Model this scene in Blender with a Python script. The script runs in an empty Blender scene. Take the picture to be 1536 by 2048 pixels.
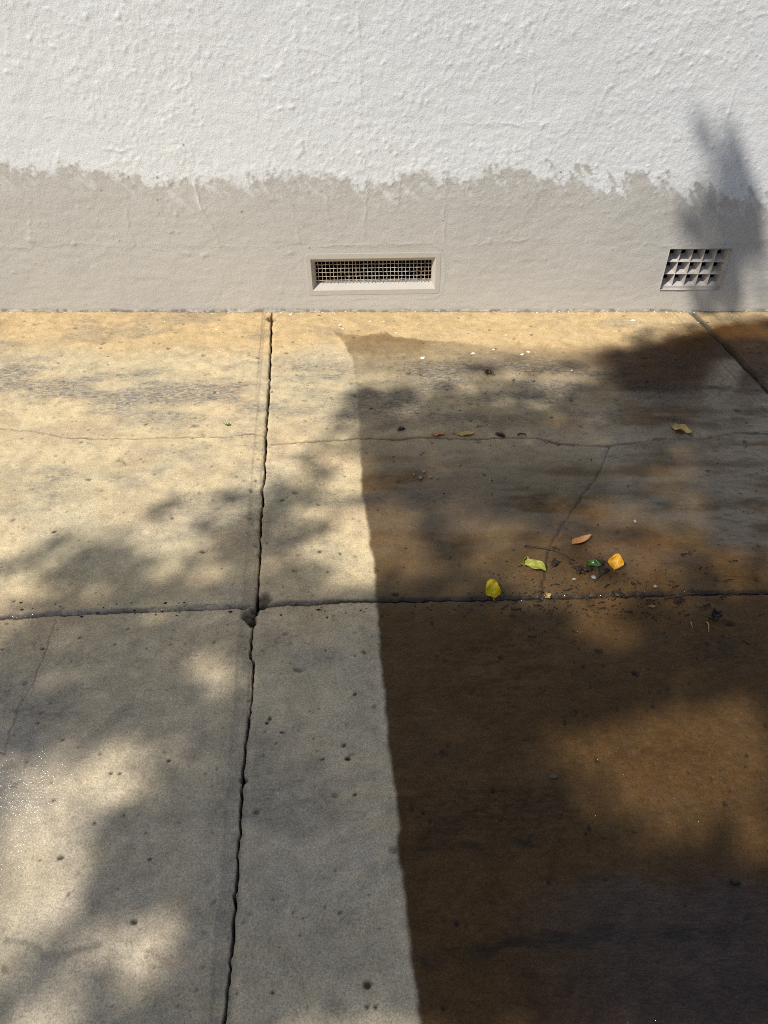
import bpy, math, random
import numpy as np
from mathutils import Vector, Matrix, Euler

# ------------------------------------------------------------------ camera
H_CAM, PITCH, F_PX, CX, CY = 1.22, math.radians(40.4), 1420.0, 768.0, 1024.0
CP, SP = math.cos(PITCH), math.sin(PITCH)
scene = bpy.context.scene
col = scene.collection
cam_d = bpy.data.cameras.new('camera')
cam = bpy.data.objects.new('camera', cam_d); col.objects.link(cam)
cam.location = (0, 0, H_CAM)
cam.rotation_euler = (math.pi/2 - PITCH, 0, 0)
cam_d.sensor_fit = 'VERTICAL'; cam_d.sensor_height = 24.0
cam_d.lens = F_PX/2048*24.0
cam_d.clip_start = 0.02; cam_d.clip_end = 3000
scene.camera = cam
scene.cycles.use_denoising = False
scene.cycles.max_bounces = 6
scene.cycles.filter_width = 1.0

# ------------------------------------------------------------------ light
SUN_EL, SUN_AZ = math.radians(51), math.radians(-131)      # azimuth from +Y towards +X
SUN = Vector((math.sin(SUN_AZ)*math.cos(SUN_EL), math.cos(SUN_AZ)*math.cos(SUN_EL), math.sin(SUN_EL)))
world = bpy.data.worlds.new('World'); scene.world = world; world.use_nodes = True
wn = world.node_tree.nodes; wl = world.node_tree.links
sky = wn.new('ShaderNodeTexSky'); sky.sky_type = 'NISHITA'; sky.sun_disc = False
sky.sun_elevation = SUN_EL; sky.sun_rotation = SUN_AZ % (2*math.pi)
sky.air_density = 1.0; sky.dust_density = 1.5
wl.new(sky.outputs[0], wn['Background'].inputs[0]); wn['Background'].inputs[1].default_value = 0.092
sun_d = bpy.data.lights.new('sun', 'SUN'); sun_d.energy = 4.7; sun_d.angle = math.radians(0.55)
sun_d.color = (1.0, 0.95, 0.87)
sun = bpy.data.objects.new('sun', sun_d); col.objects.link(sun)
sun.rotation_euler = SUN.to_track_quat('Z', 'Y').to_euler()
sun.location = SUN*20
vs = scene.view_settings
vs.view_transform = 'Standard'; vs.look = 'None'; vs.exposure = 0.0; vs.gamma = 1.0; vs.use_curve_mapping = False

# ------------------------------------------------------------------ picture <-> place
def ray(px, py):
    yu = CY - np.asarray(py, float)
    return np.asarray(px, float) - CX, F_PX*CP + yu*SP, -F_PX*SP + yu*CP
def on_ground(px, py):
    x, f, v = ray(px, py); t = -H_CAM/v
    return x*t, f*t
WALL_Y = float(on_ground(768, 623)[1])
def on_wall(px, py):
    x, f, v = ray(px, py); t = WALL_Y/f
    return x*t, H_CAM + v*t
def to_px(x, y, z=0.0):
    d = y*CP + (H_CAM - z)*SP
    return CX + x/d*F_PX, CY - (y*SP - (H_CAM - z)*CP)/d*F_PX
def px_per_m(px, py):
    x, y = on_ground(px, py); return F_PX/(y*CP + H_CAM*SP)

# ------------------------------------------------------------------ number helpers
def vnoise(x, y, seed):
    tab = np.random.RandomState(seed).rand(256, 256).astype(np.float32).ravel()
    x = np.asarray(x, np.float32); y = np.asarray(y, np.float32)
    xf = np.floor(x); yf = np.floor(y); fx = x - xf; fy = y - yf
    xi = xf.astype(np.int32) & 255; yi = (yf.astype(np.int32) & 255) << 8
    x1 = (xi+1) & 255; y1 = (yi+256) & 65535
    fx = fx*fx*(3 - 2*fx); fy = fy*fy*(3 - 2*fy)
    a = tab.take(yi | xi); b = tab.take(yi | x1)
    c = tab.take(y1 | xi); d = tab.take(y1 | x1)
    a += (b-a)*fx; c += (d-c)*fx
    return a + (c-a)*fy
def fbm(x, y, wl_, seed, octs=3, ax=1.0, ay=1.0):
    s = 0; amp = 1; tot = 0
    for o in range(octs):
        k = 2.0**o/wl_; ang = 0.6*o + seed*0.37
        ca, sa = math.cos(ang*(ax == ay)), math.sin(ang*(ax == ay))
        X = x*ax; Y = y*ay
        s = s + amp*vnoise((X*ca - Y*sa)*k + 37.1*o, (X*sa + Y*ca)*k + 11.7*o, seed*13 + o); tot += amp; amp *= 0.55
    return s/tot
def sst(a, b, x):
    t = np.clip((x-a)/(b-a), 0, 1); return t*t*(3-2*t)

class Raster:
    def __init__(s, x0, x1, y0, y1, res):
        s.x0, s.y0, s.res = x0, y0, res
        s.nx, s.ny = int((x1-x0)/res)+1, int((y1-y0)/res)+1
        s.X, s.Y = np.meshgrid((x0 + np.arange(s.nx)*res).astype(np.float32), (y0 + np.arange(s.ny)*res).astype(np.float32))
    def window(s, x0, x1, y0, y1):
        i0, i1 = max(0, int((x0-s.x0)/s.res)), min(s.nx, int((x1-s.x0)/s.res)+2)
        j0, j1 = max(0, int((y0-s.y0)/s.res)), min(s.ny, int((y1-s.y0)/s.res)+2)
        return (slice(j0, max(j0, j1)), slice(i0, max(i0, i1)))
    def polydist(s, pts, reach):
        """distance to a polyline inside reach -> (D map, large elsewhere)"""
        D = np.full((s.ny, s.nx), 9.0, np.float32)
        for (ax, ay), (bx, by) in zip(pts[:-1], pts[1:]):
            w = s.window(min(ax, bx)-reach, max(ax, bx)+reach, min(ay, by)-reach, max(ay, by)+reach)
            X, Y = s.X[w], s.Y[w]
            if X.size == 0: continue
            dx, dy = bx-ax, by-ay; L = dx*dx+dy*dy+1e-12
            t = np.clip(((X-ax)*dx + (Y-ay)*dy)/L, 0, 1)
            d = np.hypot(X-ax-t*dx, Y-ay-t*dy)
            D[w] = np.minimum(D[w], d)
        px = [p[0] for p in pts]; py = [p[1] for p in pts]
        return D, s.window(min(px)-reach, max(px)+reach, min(py)-reach, max(py)+reach)
    def sample(s, A, x, y):
        fx = (x-s.x0)/s.res; fy = (y-s.y0)/s.res
        # beyond the raster the pattern carries on mirrored
        m = s.nx-1.01; fx = np.abs(fx); fx = m - np.abs(m - fx % (2*m))
        m = s.ny-1.01; fy = np.abs(fy); fy = m - np.abs(m - fy % (2*m))
        fx = np.clip(fx, 0, s.nx-1.01); fy = np.clip(fy, 0, s.ny-1.01)
        i = fx.astype(int); j = fy.astype(int); fx = fx-i; fy = fy-j
        return (A[j, i]*(1-fx)+A[j, i+1]*fx)*(1-fy) + (A[j+1, i]*(1-fx)+A[j+1, i+1]*fx)*fy

def jagged(pts, step, amp, seed):
    """resample a polyline and roughen it"""
    r = random.Random(seed); out = []
    for (ax, ay), (bx, by) in zip(pts[:-1], pts[1:]):
        L = math.hypot(bx-ax, by-ay); n = max(1, int(L/step))
        for k in range(n):
            t = k/n; out.append((ax+(bx-ax)*t + r.gauss(0, amp), ay+(by-ay)*t + r.gauss(0, amp)))
    out.append(pts[-1]); return out
def gp(*pp): return [tuple(float(c) for c in on_ground(*p)) for p in pp]
def wp(*pp): return [tuple(float(c) for c in on_wall(*p)) for p in pp]

# ------------------------------------------------------------------ object helpers
def mesh_obj(name, verts, faces, mat, parent=None, smooth=True, attrs=None):
    me = bpy.data.meshes.new(name)
    if isinstance(faces, np.ndarray):
        nv, nf, k = len(verts), len(faces), faces.shape[1]
        me.vertices.add(nv); me.vertices.foreach_set('co', np.ascontiguousarray(verts, np.float32).ravel())
        me.loops.add(nf*k); me.loops.foreach_set('vertex_index', np.ascontiguousarray(faces, np.int32).ravel())
        me.polygons.add(nf); me.polygons.foreach_set('loop_start', np.arange(0, nf*k, k, dtype=np.int32))
        me.update(calc_edges=True)
    else:
        me.from_pydata([tuple(v) for v in verts], [], faces); me.update()
    if smooth: me.polygons.foreach_set('use_smooth', np.ones(len(me.polygons), bool))
    for k, a in (attrs or {}).items():
        at = me.attributes.new(k, 'FLOAT', 'POINT'); at.data.foreach_set('value', np.ascontiguousarray(a, np.float32).ravel())
    if mat: me.materials.append(mat)
    o = bpy.data.objects.new(name, me); col.objects.link(o)
    if parent is not None: o.parent = parent
    return o
def empty(name, loc=(0, 0, 0)):
    o = bpy.data.objects.new(name, None); o.location = loc; o.empty_display_size = 0.05; col.objects.link(o); return o
def tag(o, label=None, cat=None, group=None, kind=None):
    if label: o['label'] = label
    if cat: o['category'] = cat
    if group: o['group'] = group
    if kind: o['kind'] = kind
    return o
def tube(pts, radii, n=7):
    V, Fc = [], []
    for i, p in enumerate(pts):
        p = Vector(p); a = Vector(pts[max(0, i-1)]); b = Vector(pts[min(len(pts)-1, i+1)])
        d = (b-a).normalized(); u = d.orthogonal().normalized(); w = d.cross(u)
        for k in range(n):
            an = 2*math.pi*k/n; V.append(p + (u*math.cos(an)+w*math.sin(an))*radii[i])
    for i in range(len(pts)-1):
        for k in range(n):
            Fc.append((i*n+k, i*n+(k+1) % n, (i+1)*n+(k+1) % n, (i+1)*n+k))
    Fc.append(tuple(range(n))[::-1]); Fc.append(tuple((len(pts)-1)*n+k for k in range(n)))
    return V, Fc
def join(parts):
    V, Fc = [], []
    for v, f in parts:
        o = len(V); V += list(v); Fc += [tuple(i+o for i in q) for q in f]
    return V, Fc
def box(x0, x1, y0, y1, z0, z1):
    v = [(x, y, z) for z in (z0, z1) for y in (y0, y1) for x in (x0, x1)]
    return v, [(0, 2, 3, 1), (4, 5, 7, 6), (0, 1, 5, 4), (2, 6, 7, 3), (0, 4, 6, 2), (1, 3, 7, 5)]

# ------------------------------------------------------------------ materials
class NT:
    def __init__(s, name):
        s.m = bpy.data.materials.new(name); s.m.use_nodes = True
        s.t = s.m.node_tree; s.n = s.t.nodes; s.b = s.n['Principled BSDF']
        s.co = s.n.new('ShaderNodeTexCoord').outputs['Object']
    def link(s, a, b): s.t.links.new(a, b)
    def put(s, sock, v):
        if hasattr(v, 'is_linked'): s.link(v, sock)
        else: sock.default_value = v if not isinstance(v, tuple) or len(v) == len(sock.default_value) else tuple(v)+(1,)
    def attr(s, name):
        a = s.n.new('ShaderNodeAttribute'); a.attribute_name = name; return a.outputs['Fac']
    def noise(s, scale, detail=3, rough=.55, sc=(1, 1, 1), off=(0, 0, 0), dist=0):
        mp = s.n.new('ShaderNodeMapping'); mp.inputs['Scale'].default_value = sc; mp.inputs['Location'].default_value = off
        s.link(s.co, mp.inputs[0]); t = s.n.new('ShaderNodeTexNoise'); s.link(mp.outputs[0], t.inputs['Vector'])
        t.inputs['Scale'].default_value = scale; t.inputs['Detail'].default_value = detail
        t.inputs['Roughness'].default_value = rough; t.inputs['Distortion'].default_value = dist
        return t.outputs['Fac']
    def math(s, op, a, b=0.0, clamp=False):
        m = s.n.new('ShaderNodeMath'); m.operation = op; m.use_clamp = clamp
        s.put(m.inputs[0], a); s.put(m.inputs[1], b); return m.outputs[0]
    def remap(s, v, a, b, c=0.0, d=1.0):
        m = s.n.new('ShaderNodeMapRange'); s.put(m.inputs[0], v)
        for k, q in enumerate((a, b, c, d)): s.put(m.inputs[k+1], q)
        return m.outputs[0]
    def mix(s, f, a, b, mode='MIX'):
        m = s.n.new('ShaderNodeMix'); m.data_type = 'RGBA'; m.blend_type = mode
        s.put(m.inputs[0], f); s.put(m.inputs[6], a); s.put(m.inputs[7], b); return m.outputs[2]
    def bump(s, h, dist, strength=1.0, normal=None):
        b = s.n.new('ShaderNodeBump'); s.put(b.inputs['Height'], h); s.put(b.inputs['Distance'], dist); s.put(b.inputs['Strength'], strength)
        if normal is not None: s.link(normal, b.inputs['Normal'])
        return b.outputs[0]

def mat_concrete():
    s = NT('concrete')
    wet, film, dirt, ochre, stain, tone = [s.attr(k) for k in ('wet', 'film', 'dirt', 'ochre', 'stain', 'tone')]
    grain = s.noise(300, 4, .8); mid = s.attr('mid'); red = s.attr('red')
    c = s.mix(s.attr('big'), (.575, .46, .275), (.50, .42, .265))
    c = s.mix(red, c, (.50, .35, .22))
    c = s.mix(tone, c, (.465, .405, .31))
    c = s.mix(ochre, c, (.53, .38, .19))
    scr = s.noise(75, 5, .75, sc=(.7, 1.5, 1), dist=.4)
    stf = s.math('MULTIPLY', stain, s.remap(scr, .40, .60, .25, 1.7), clamp=True)
    c = s.mix(stf, c, (.17, .16, .145))
    g = s.math('MULTIPLY', s.math('MULTIPLY', s.remap(grain, .28, .72, .55, 1.45), s.remap(scr, .3, .7, .88, 1.1)), s.remap(mid, .25, .75, .86, 1.12))
    gc = s.n.new('ShaderNodeCombineColor')
    for k in range(3): s.link(g, gc.inputs[k])
    c = s.mix(1.0, c, gc.outputs[0], 'MULTIPLY')
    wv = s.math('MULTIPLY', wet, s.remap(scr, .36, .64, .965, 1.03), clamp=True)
    wcol = s.mix(wv, (1, 1, 1), s.mix(s.attr('puddle_sky_shade'), s.mix(s.attr('grey'), (.143, .084, .031), (.155, .128, .106)), (.088, .058, .056)))  # wet tint, with painted grey sheen, purple sky reflection and dark shade
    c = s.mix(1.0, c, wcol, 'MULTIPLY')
    c = s.mix(dirt, c, (.028, .021, .015))
    s.put(s.b.inputs['Base Color'], c)
    r = s.math('SUBTRACT', .88, s.math('MULTIPLY', wet, .40))
    r = s.math('SUBTRACT', r, s.math('MULTIPLY', film, .26))
    s.put(s.b.inputs['Roughness'], r)
    s.put(s.b.inputs['Specular IOR Level'], s.math('SUBTRACT', .30, s.math('MULTIPLY', wet, .20)))
    bh = s.noise(220, 4, .7)
    nb = s.bump(bh, .0022, s.math('SUBTRACT', .75, s.math('MULTIPLY', film, .28)))
    s.put(s.b.inputs['Normal'], nb)
    spark = s.attr('spark')
    rip = s.noise(75, 5, .65, sc=(1, 2.4, 1))
    s.put(s.b.inputs['Coat Weight'], s.math('MULTIPLY', film, .95, clamp=True))
    s.put(s.b.inputs['Coat Roughness'], s.math('ADD', .07, s.math('MULTIPLY', s.attr('spark'), .10))); s.b.inputs['Coat IOR'].default_value = 1.7
    s.put(s.b.inputs['Coat Normal'], s.bump(s.noise(300, 1, .5), .006, spark, s.bump(rip, .0026, 1.0)))
    return s.m
def mat_wall():
    s = NT('painted_render')
    band, dirt, chip = s.attr('band'), s.attr('dirt'), s.attr('chip')
    big = s.noise(1.6, 4, .6); mid = s.noise(24, 3, .6)
    w = s.mix(s.remap(big, .35, .7), (.755, .765, .755), (.725, .74, .74))
    b = s.mix(s.remap(big, .35, .7), (.535, .513, .468), (.50, .482, .443))
    c = s.mix(band, w, b)
    c = s.mix(s.math('MULTIPLY', s.remap(mid, .55, .85), .18), c, (.45, .42, .37))
    c = s.mix(chip, c, (.80, .80, .78))
    c = s.mix(dirt, c, (.11, .095, .08))
    s.put(s.b.inputs['Base Color'], c)
    s.b.inputs['Roughness'].default_value = .62; s.b.inputs['Specular IOR Level'].default_value = .32
    s.put(s.b.inputs['Normal'], s.bump(s.noise(150, 5, .8), .0020, 1.0))
    return s.m
def mat_plain(name, c1, c2, scale=60, rough=.8, bump=.0008, spec=.3):
    s = NT(name); n = s.noise(scale, 4, .6)
    s.put(s.b.inputs['Base Color'], s.mix(s.remap(n, .35, .65), c1, c2))
    s.b.inputs['Roughness'].default_value = rough; s.b.inputs['Specular IOR Level'].default_value = spec
    if bump: s.put(s.b.inputs['Normal'], s.bump(s.noise(scale*4, 3), bump, .7))
    return s.m
def mat_leaf(name, c1, c2, vein, spot=(.10, .05, .02), spots=.3, trans=.25, rough=.42):
    s = NT(name); n = s.noise(70, 4, .6); sp = s.noise(230, 3, .6)
    c = s.mix(s.remap(n, .35, .65), c1, c2)
    c = s.mix(s.math('MULTIPLY', s.remap(sp, .58, .70), spots), c, spot)
    c = s.mix(s.math('MULTIPLY', s.attr('vein'), .6), c, vein)
    s.put(s.b.inputs['Base Color'], c); s.b.inputs['Roughness'].default_value = rough
    s.put(s.b.inputs['Normal'], s.bump(s.math('ADD', s.noise(160, 3), s.attr('vein')), .0009, .8))
    tr = s.n.new('ShaderNodeBsdfTranslucent'); s.link(c, tr.inputs[0])
    mx = s.n.new('ShaderNodeMixShader'); mx.inputs[0].default_value = trans
    s.link(s.b.outputs[0], mx.inputs[1]); s.link(tr.outputs[0], mx.inputs[2])
    s.link(mx.outputs[0], s.n['Material Output'].inputs[0])
    return s.m
M_CON = mat_concrete(); M_WALL = mat_wall()
M_SOIL = mat_plain('dark_soil', (.035, .026, .019), (.06, .045, .03), 90, .95, .002)
M_VOID = mat_plain('dark_cavity', (.006, .0055, .005), (.010, .009, .008), 40, .95)
M_FRAME = mat_plain('painted_frame', (.47, .44, .39), (.50, .467, .41), 30, .6, .0006)
M_WIRE = mat_plain('painted_wire', (.66, .61, .54), (.34, .23, .15), 60, .55, 0)
M_BRICK = mat_plain('painted_air_brick', (.50, .465, .43), (.42, .39, .36), 55, .65, .0008)
M_TWIG = mat_plain('wet_bark', (.025, .015, .010), (.055, .032, .02), 120, .45, .001)
M_CRUMB = mat_plain('dark_debris', (.012, .008, .006), (.035, .022, .014), 150, .4, .001)
M_STRAW = mat_plain('straw', (.42, .31, .16), (.32, .22, .11), 90, .6, .0005)
M_PETAL = mat_plain('white_petal', (.80, .77, .66), (.72, .68, .55), 120, .6, .0004)
M_STONE = mat_plain('grey_grit', (.30, .28, .25), (.20, .185, .165), 150, .7, .0008)
M_BARK = mat_plain('tree_bark', (.13, .10, .075), (.08, .062, .047), 14, .9, .01)
M_GREEN = mat_leaf('tree_leaf', (.05, .10, .025), (.08, .13, .03), (.12, .17, .05), spots=.1)

# ------------------------------------------------------------------ the paving raster
G = Raster(-1.75, 1.85, 0.12, WALL_Y+0.02, 0.0022)
GX, GY = G.X, G.Y
zeros = lambda: np.zeros((G.ny, G.nx), np.float32)
DW = WALL_Y - GY
n_big = fbm(GX, GY, .55, 3, 4); n_mid = fbm(GX, GY, .12, 5, 4); n_str = fbm(GX, GY, .10, 7, 4, .45, 1.5)
n_fine = fbm(GX, GY, .018, 9, 3)
# relief
Z = (n_big-.5)*.008 + (n_mid-.5)*.0035 + (n_str-.5)*.003
rough_zone = sst(.45, .68, fbm(GX, GY, .3, 21, 2))*sst(1.30, .95, GY) + .25
Z += (fbm(GX, GY, .022, 11, 3, .55, 1.2)-.5)*.0075*rough_zone + (n_fine-.5)*.0018
# ochre band by the wall, drifting
ochre = sst(.46, .22, DW + (n_big-.5)*.26 + (n_mid-.5)*.12)*.88
ochre *= 1 - .22*sst(.55, .75, n_str)
ochre = np.maximum(ochre, .07*sst(.55, .8, fbm(GX, GY, .5, 31, 3))*(.4+.6*sst(1.9, .4, GY)*(GX > 0)))
# grey scuffed stain, mostly 0.35..0.85 m off the wall
st = sst(.30, .46, DW)*sst(.98, .66, DW)
stain = st*sst(.46, .66, fbm(GX, GY, .09, 41, 5, .5, 1.25)*.62 + fbm(GX, GY, .35, 43, 2)*.38 + .03)*.62
stain = np.maximum(stain, .38*sst(.58, .78, fbm(GX, GY, .16, 45, 5, .7, 1.3)))
stain += .18*sst(.55, .7, n_fine)*sst(.45, .65, n_mid)
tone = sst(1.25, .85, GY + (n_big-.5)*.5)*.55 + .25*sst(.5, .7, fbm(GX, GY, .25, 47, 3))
# wet ground: everything right of the traced edge
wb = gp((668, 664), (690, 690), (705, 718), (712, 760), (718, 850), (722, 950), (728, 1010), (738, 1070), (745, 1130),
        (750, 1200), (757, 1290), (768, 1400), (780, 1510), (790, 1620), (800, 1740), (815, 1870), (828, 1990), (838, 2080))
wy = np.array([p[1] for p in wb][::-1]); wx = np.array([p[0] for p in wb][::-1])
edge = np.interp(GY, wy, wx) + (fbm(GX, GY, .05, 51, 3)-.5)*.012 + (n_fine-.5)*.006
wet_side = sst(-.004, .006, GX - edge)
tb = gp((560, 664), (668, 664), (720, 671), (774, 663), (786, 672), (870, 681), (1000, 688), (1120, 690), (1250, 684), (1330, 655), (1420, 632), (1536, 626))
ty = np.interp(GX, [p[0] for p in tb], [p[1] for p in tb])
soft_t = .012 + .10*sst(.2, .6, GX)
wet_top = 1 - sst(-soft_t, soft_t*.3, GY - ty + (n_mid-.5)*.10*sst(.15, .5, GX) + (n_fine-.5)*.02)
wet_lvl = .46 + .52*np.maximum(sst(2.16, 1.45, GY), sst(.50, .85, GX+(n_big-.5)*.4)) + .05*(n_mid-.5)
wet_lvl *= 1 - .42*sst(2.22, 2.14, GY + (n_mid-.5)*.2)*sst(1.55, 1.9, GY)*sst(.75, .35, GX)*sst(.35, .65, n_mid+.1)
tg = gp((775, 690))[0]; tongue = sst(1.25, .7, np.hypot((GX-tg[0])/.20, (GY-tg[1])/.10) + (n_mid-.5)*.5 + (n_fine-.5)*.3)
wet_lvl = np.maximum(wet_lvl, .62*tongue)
wet_lvl += .25*sst(.62, .82, GX + (n_mid-.5)*.15)*sst(1.95, 2.1, GY)  # extra wetness at upper right, also deepening the shade there
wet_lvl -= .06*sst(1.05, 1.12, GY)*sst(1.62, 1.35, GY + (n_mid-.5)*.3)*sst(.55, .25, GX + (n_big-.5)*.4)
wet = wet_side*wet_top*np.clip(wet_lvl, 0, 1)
# the shiny film of standing water, plus painted sheen, sky tint and shade
film = sst(.30, .66, GX + (n_big-.5)*.5 + (n_mid-.5)*.2)*sst(1.12, 1.35, GY + (n_mid-.5)*.25)*sst(2.12, 1.85, GY - (GX-.9)*.35 + (n_big-.5)*.3)
pf = gp((900, 1790), (1000, 1752), (1120, 1738), (1250, 1722), (1330, 1738), (1420, 1715), (1536, 1735), (1700, 1720))
pyv = np.interp(GX, [p[0] for p in pf], [p[1] for p in pf])
puddle_sky_shade = sst(.01, -.06, GY - pyv + (n_mid-.5)*.05)*sst(.06, .34, GX+(n_big-.5)*.3)  # puddle area; its tint carries the reflected sky's purple as colour
sheen_streak = sst(.085, .02, G.polydist(gp((1462, 730), (1430, 795), (1405, 865), (1375, 955), (1335, 1040)), .12)[0] + (n_mid-.5)*.05)  # diagonal streak of light, set into gloss and wet colour
film = np.maximum(film, sheen_streak)
film *= .25 + .75*sst(.36, .60, n_str*.7 + n_mid*.3)
film = np.maximum(film, .08 + .50*sst(1.1, 1.4, GY + (n_big-.5)*.4)*sst(2.0, 1.7, GY)*sst(.35, .6, n_str))*np.clip(wet*1.3, 0, 1)
film = np.maximum(film, puddle_sky_shade*.32)
shade_r = .85*sst(.50, .72, GX + (n_mid-.5)*.15)*sst(1.9, 2.05, GY)*sst(2.5, 2.3, GY)*(1-sheen_streak)  # painted shade on the wet slab at upper right
grey = np.maximum(.9*sheen_streak, .9*sst(1.2, 1.5, GY + (n_big-.5)*.35)*sst(2.15, 1.85, GY + (n_mid-.5)*.3)*sst(-.15, .25, GX + (n_big-.5)*.3)*sst(.25, .55, n_str))  # painted sheen: paler neutral wet colour mid-right and along the streak
Z += film*(fbm(GX, GY, .020, 95, 3, .55, 1.3)-.5)*.0055*sst(.3, .6, GX)
# a damp, glistening patch at the left edge
gl = gp((20, 1600))[0]
damp = sst(.17, .04, np.hypot((GX-gl[0]+.03)*1.1, (GY-gl[1])*.8) + (n_mid-.5)*.08)
film = np.maximum(film, damp*1.0); wet = np.maximum(wet, damp*.12)
dirt = zeros()
# hairline cracks in the slabs
def crack(pts, w, depth, dark, seed, amp=.0016, step=.012, lip=0.0):
    global Z, dirt
    p = jagged(pts, step, amp, seed); D, q = G.polydist(p, .03)
    X, Y, D = GX[q], GY[q], D[q]
    ww = w*(.45 + 1.1*vnoise(X*28, Y*28, seed+3))
    k = sst(1.6, .5, D/ww)
    Z[q] -= depth*k; dirt[q] = np.maximum(dirt[q], dark*k*(.55+.6*vnoise(X*19, Y*19, seed)))
    if lip: Z[q] += lip*np.exp(-(D/.012)**2)*(vnoise(X*11, Y*11, seed+1) > .5)
crack(gp((-60, 852), (0, 858), (80, 864), (130, 876), (200, 878), (270, 878), (350, 874), (440, 874), (500, 868), (532, 872)), .0016, .003, .8, 61, lip=.001)
crack(gp((545, 890), (620, 884), (700, 880), (740, 878), (790, 880), (850, 876), (950, 880), (1020, 876), (1075, 878), (1115, 888), (1215, 893)), .0028, .004, .8, 63, lip=.0012)
crack(gp((1215, 893), (1280, 884), (1330, 878), (1400, 880), (1470, 866), (1560, 872)), .0026, .004, .75, 65, lip=.0015)
crack(gp((1218, 893), (1206, 930), (1186, 962), (1165, 990), (1138, 1030), (1118, 1062), (1100, 1092), (1090, 1140), (1083, 1192)), .0019, .004, .9, 67)
crack(gp((112, 1238), (98, 1290), (78, 1340), (68, 1366), (38, 1410), (25, 1450), (10, 1505), (-30, 1600)), .0011, .002, .5, 69, .0022)
crack(gp((-20, 1496), (8, 1508)), .0013, .003, .8, 70)
crack(gp((1075, 878), (1090, 884), (1118, 886), (1118, 890)), .002, .004, .9, 71)
# dark tide lines left where water dried
def tide(pts, w, k, seed):
    global stain, dirt
    D, q = G.polydist(jagged(pts, .02, .004, seed), .08); D = D + (n_mid-.5)*.012
    m = sst(w, w*.2, D)*(.25+.75*sst(.2, .5, vnoise(GX*26, GY*26, seed)))
    stain = np.maximum(stain, k*m); dirt = np.maximum(dirt, k*.8*m)
tide(gp((640, 1934), (720, 1929), (780, 1927)), .007, .16, 82)
tide(gp((862, 1921), (900, 1912), (960, 1900), (1100, 1882), (1170, 1880), (1250, 1868), (1330, 1866), (1400, 1862), (1450, 1875)), .016, .75, 81)
tide(gp((795, 1700), (860, 1694), (960, 1688), (1060, 1690)), .012, .5, 83)
tide(gp((10, 1890), (90, 1900), (140, 1905), (200, 1890)), .009, .30, 85)
# air-bubble pits and dark aggregate
rs = np.random.RandomState(5)
def pit(cx, cy, r, depth, dark, asp=1.0, ang=0.0):
    w = G.window(cx-r*2, cx+r*2, cy-r*2, cy+r*2); X, Y = G.X[w]-cx, G.Y[w]-cy
    if X.size == 0: return
    u = (X*math.cos(ang)+Y*math.sin(ang))/asp; v = -X*math.sin(ang)+Y*math.cos(ang)
    th = np.arctan2(v, u); wob = 1 + .14*np.sin(2*th+cx*90) + .10*np.sin(5*th+cy*70)
    k = sst(1.2, .6, np.hypot(u, v)/(r*wob))
    Z[w] -= depth*k; dirt[w] = np.maximum(dirt[w], dark*k)
for i in range(15000):
    x = rs.uniform(-1.7, 1.8); y = .12 + (WALL_Y-.15)*rs.rand()**.9
    clump = vnoise(np.array(x*5.), np.array(y*5.), 91)
    if rs.rand() > .25 + clump*.9: continue
    r = min(.0062, rs.lognormal(math.log(.00125), .58)) * (1.0 if y < 1.2 else 1.12)
    pit(x, y, r, r*rs.uniform(.5, 1.1), rs.uniform(.2, .5)+.5*(rs.rand() < .22), rs.uniform(.8, 1.9), rs.normal(0, .5))
for px, py, rr in ((540, 1438, .0055), (268, 1843, .006), (122, 1715, .006), (240, 1548, .004), (190, 1648, .0035), (735, 1970, .0075), (545, 1985, .004),
                   (860, 1645, .005), (915, 1847, .006), (688, 1490, .005), (645, 1518, .004), (710, 1388, .005), (85, 1298, .005), (230, 1290, .004),
                   (338, 1522, .005), (300, 1720, .004), (108, 1600, .004), (125, 1480, .004), (710, 1590, .0045), (1235, 1420, .004)):
    x, y = on_ground(px, py); pit(float(x), float(y), rr*.75, rr*.6, .9, 1.25, rs.rand())
# the shallow trowelled margins that run beside the joints
J1 = jagged(gp((548, 600), (543, 630), (541, 700), (537, 800), (532, 870), (529, 925), (531, 945), (524, 975), (527, 1000), (521, 1030), (520, 1100), (515, 1180),
        (512, 1215), (505, 1240), (502, 1295), (499, 1310), (506, 1322), (503, 1400), (492, 1480), (484, 1570), (476, 1700), (466, 1850), (455, 1980), (447, 2048), (430, 2260)), .009, .0011, 101)
a0, a1 = gp((540, 640))[0], gp((447, 2048))[0]
slope1 = (a1[0]-a0[0])/(a1[1]-a0[1])
J1 = J1 + [(J1[-1][0] + slope1*(-1.2 - J1[-1][1]), -1.2)]
j2a, j2b = gp((1385, 625), (1536, 782)); slope2 = (j2b[0]-j2a[0])/(j2b[1]-j2a[1])
def line_pts(x_at_wall, slope, seed, y0=-1.2):
    n = 120; ys = np.linspace(WALL_Y+.03, y0, n); r = np.random.RandomState(seed)
    return [(x_at_wall + slope*(y-WALL_Y) + r.normal(0, .0012), y) for y in ys]
J2 = line_pts(j2a[0], slope2, 103); W1 = 1.66
J0 = line_pts(a0[0]-W1, slope1, 105); J3 = line_pts(j2a[0]+W1, slope2, 107)
H1 = jagged(gp((-700, 1262), (0, 1238), (100, 1232), (200, 1227), (330, 1222), (420, 1219), (512, 1216), (560, 1212), (640, 1209), (700, 1205), (800, 1204), (950, 1202), (1083, 1197), (1200, 1194),
        (1300, 1193), (1400, 1190), (1536, 1188), (2300, 1176)), .009, .0012, 109)
def fx_of(pts):
    q = sorted(pts, key=lambda p: p[1]); return np.array([p[1] for p in q]), np.array([p[0] for p in q])
def fy_of(pts):
    q = sorted(pts, key=lambda p: p[0]); return np.array([p[0] for p in q]), np.array([p[1] for p in q])
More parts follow.
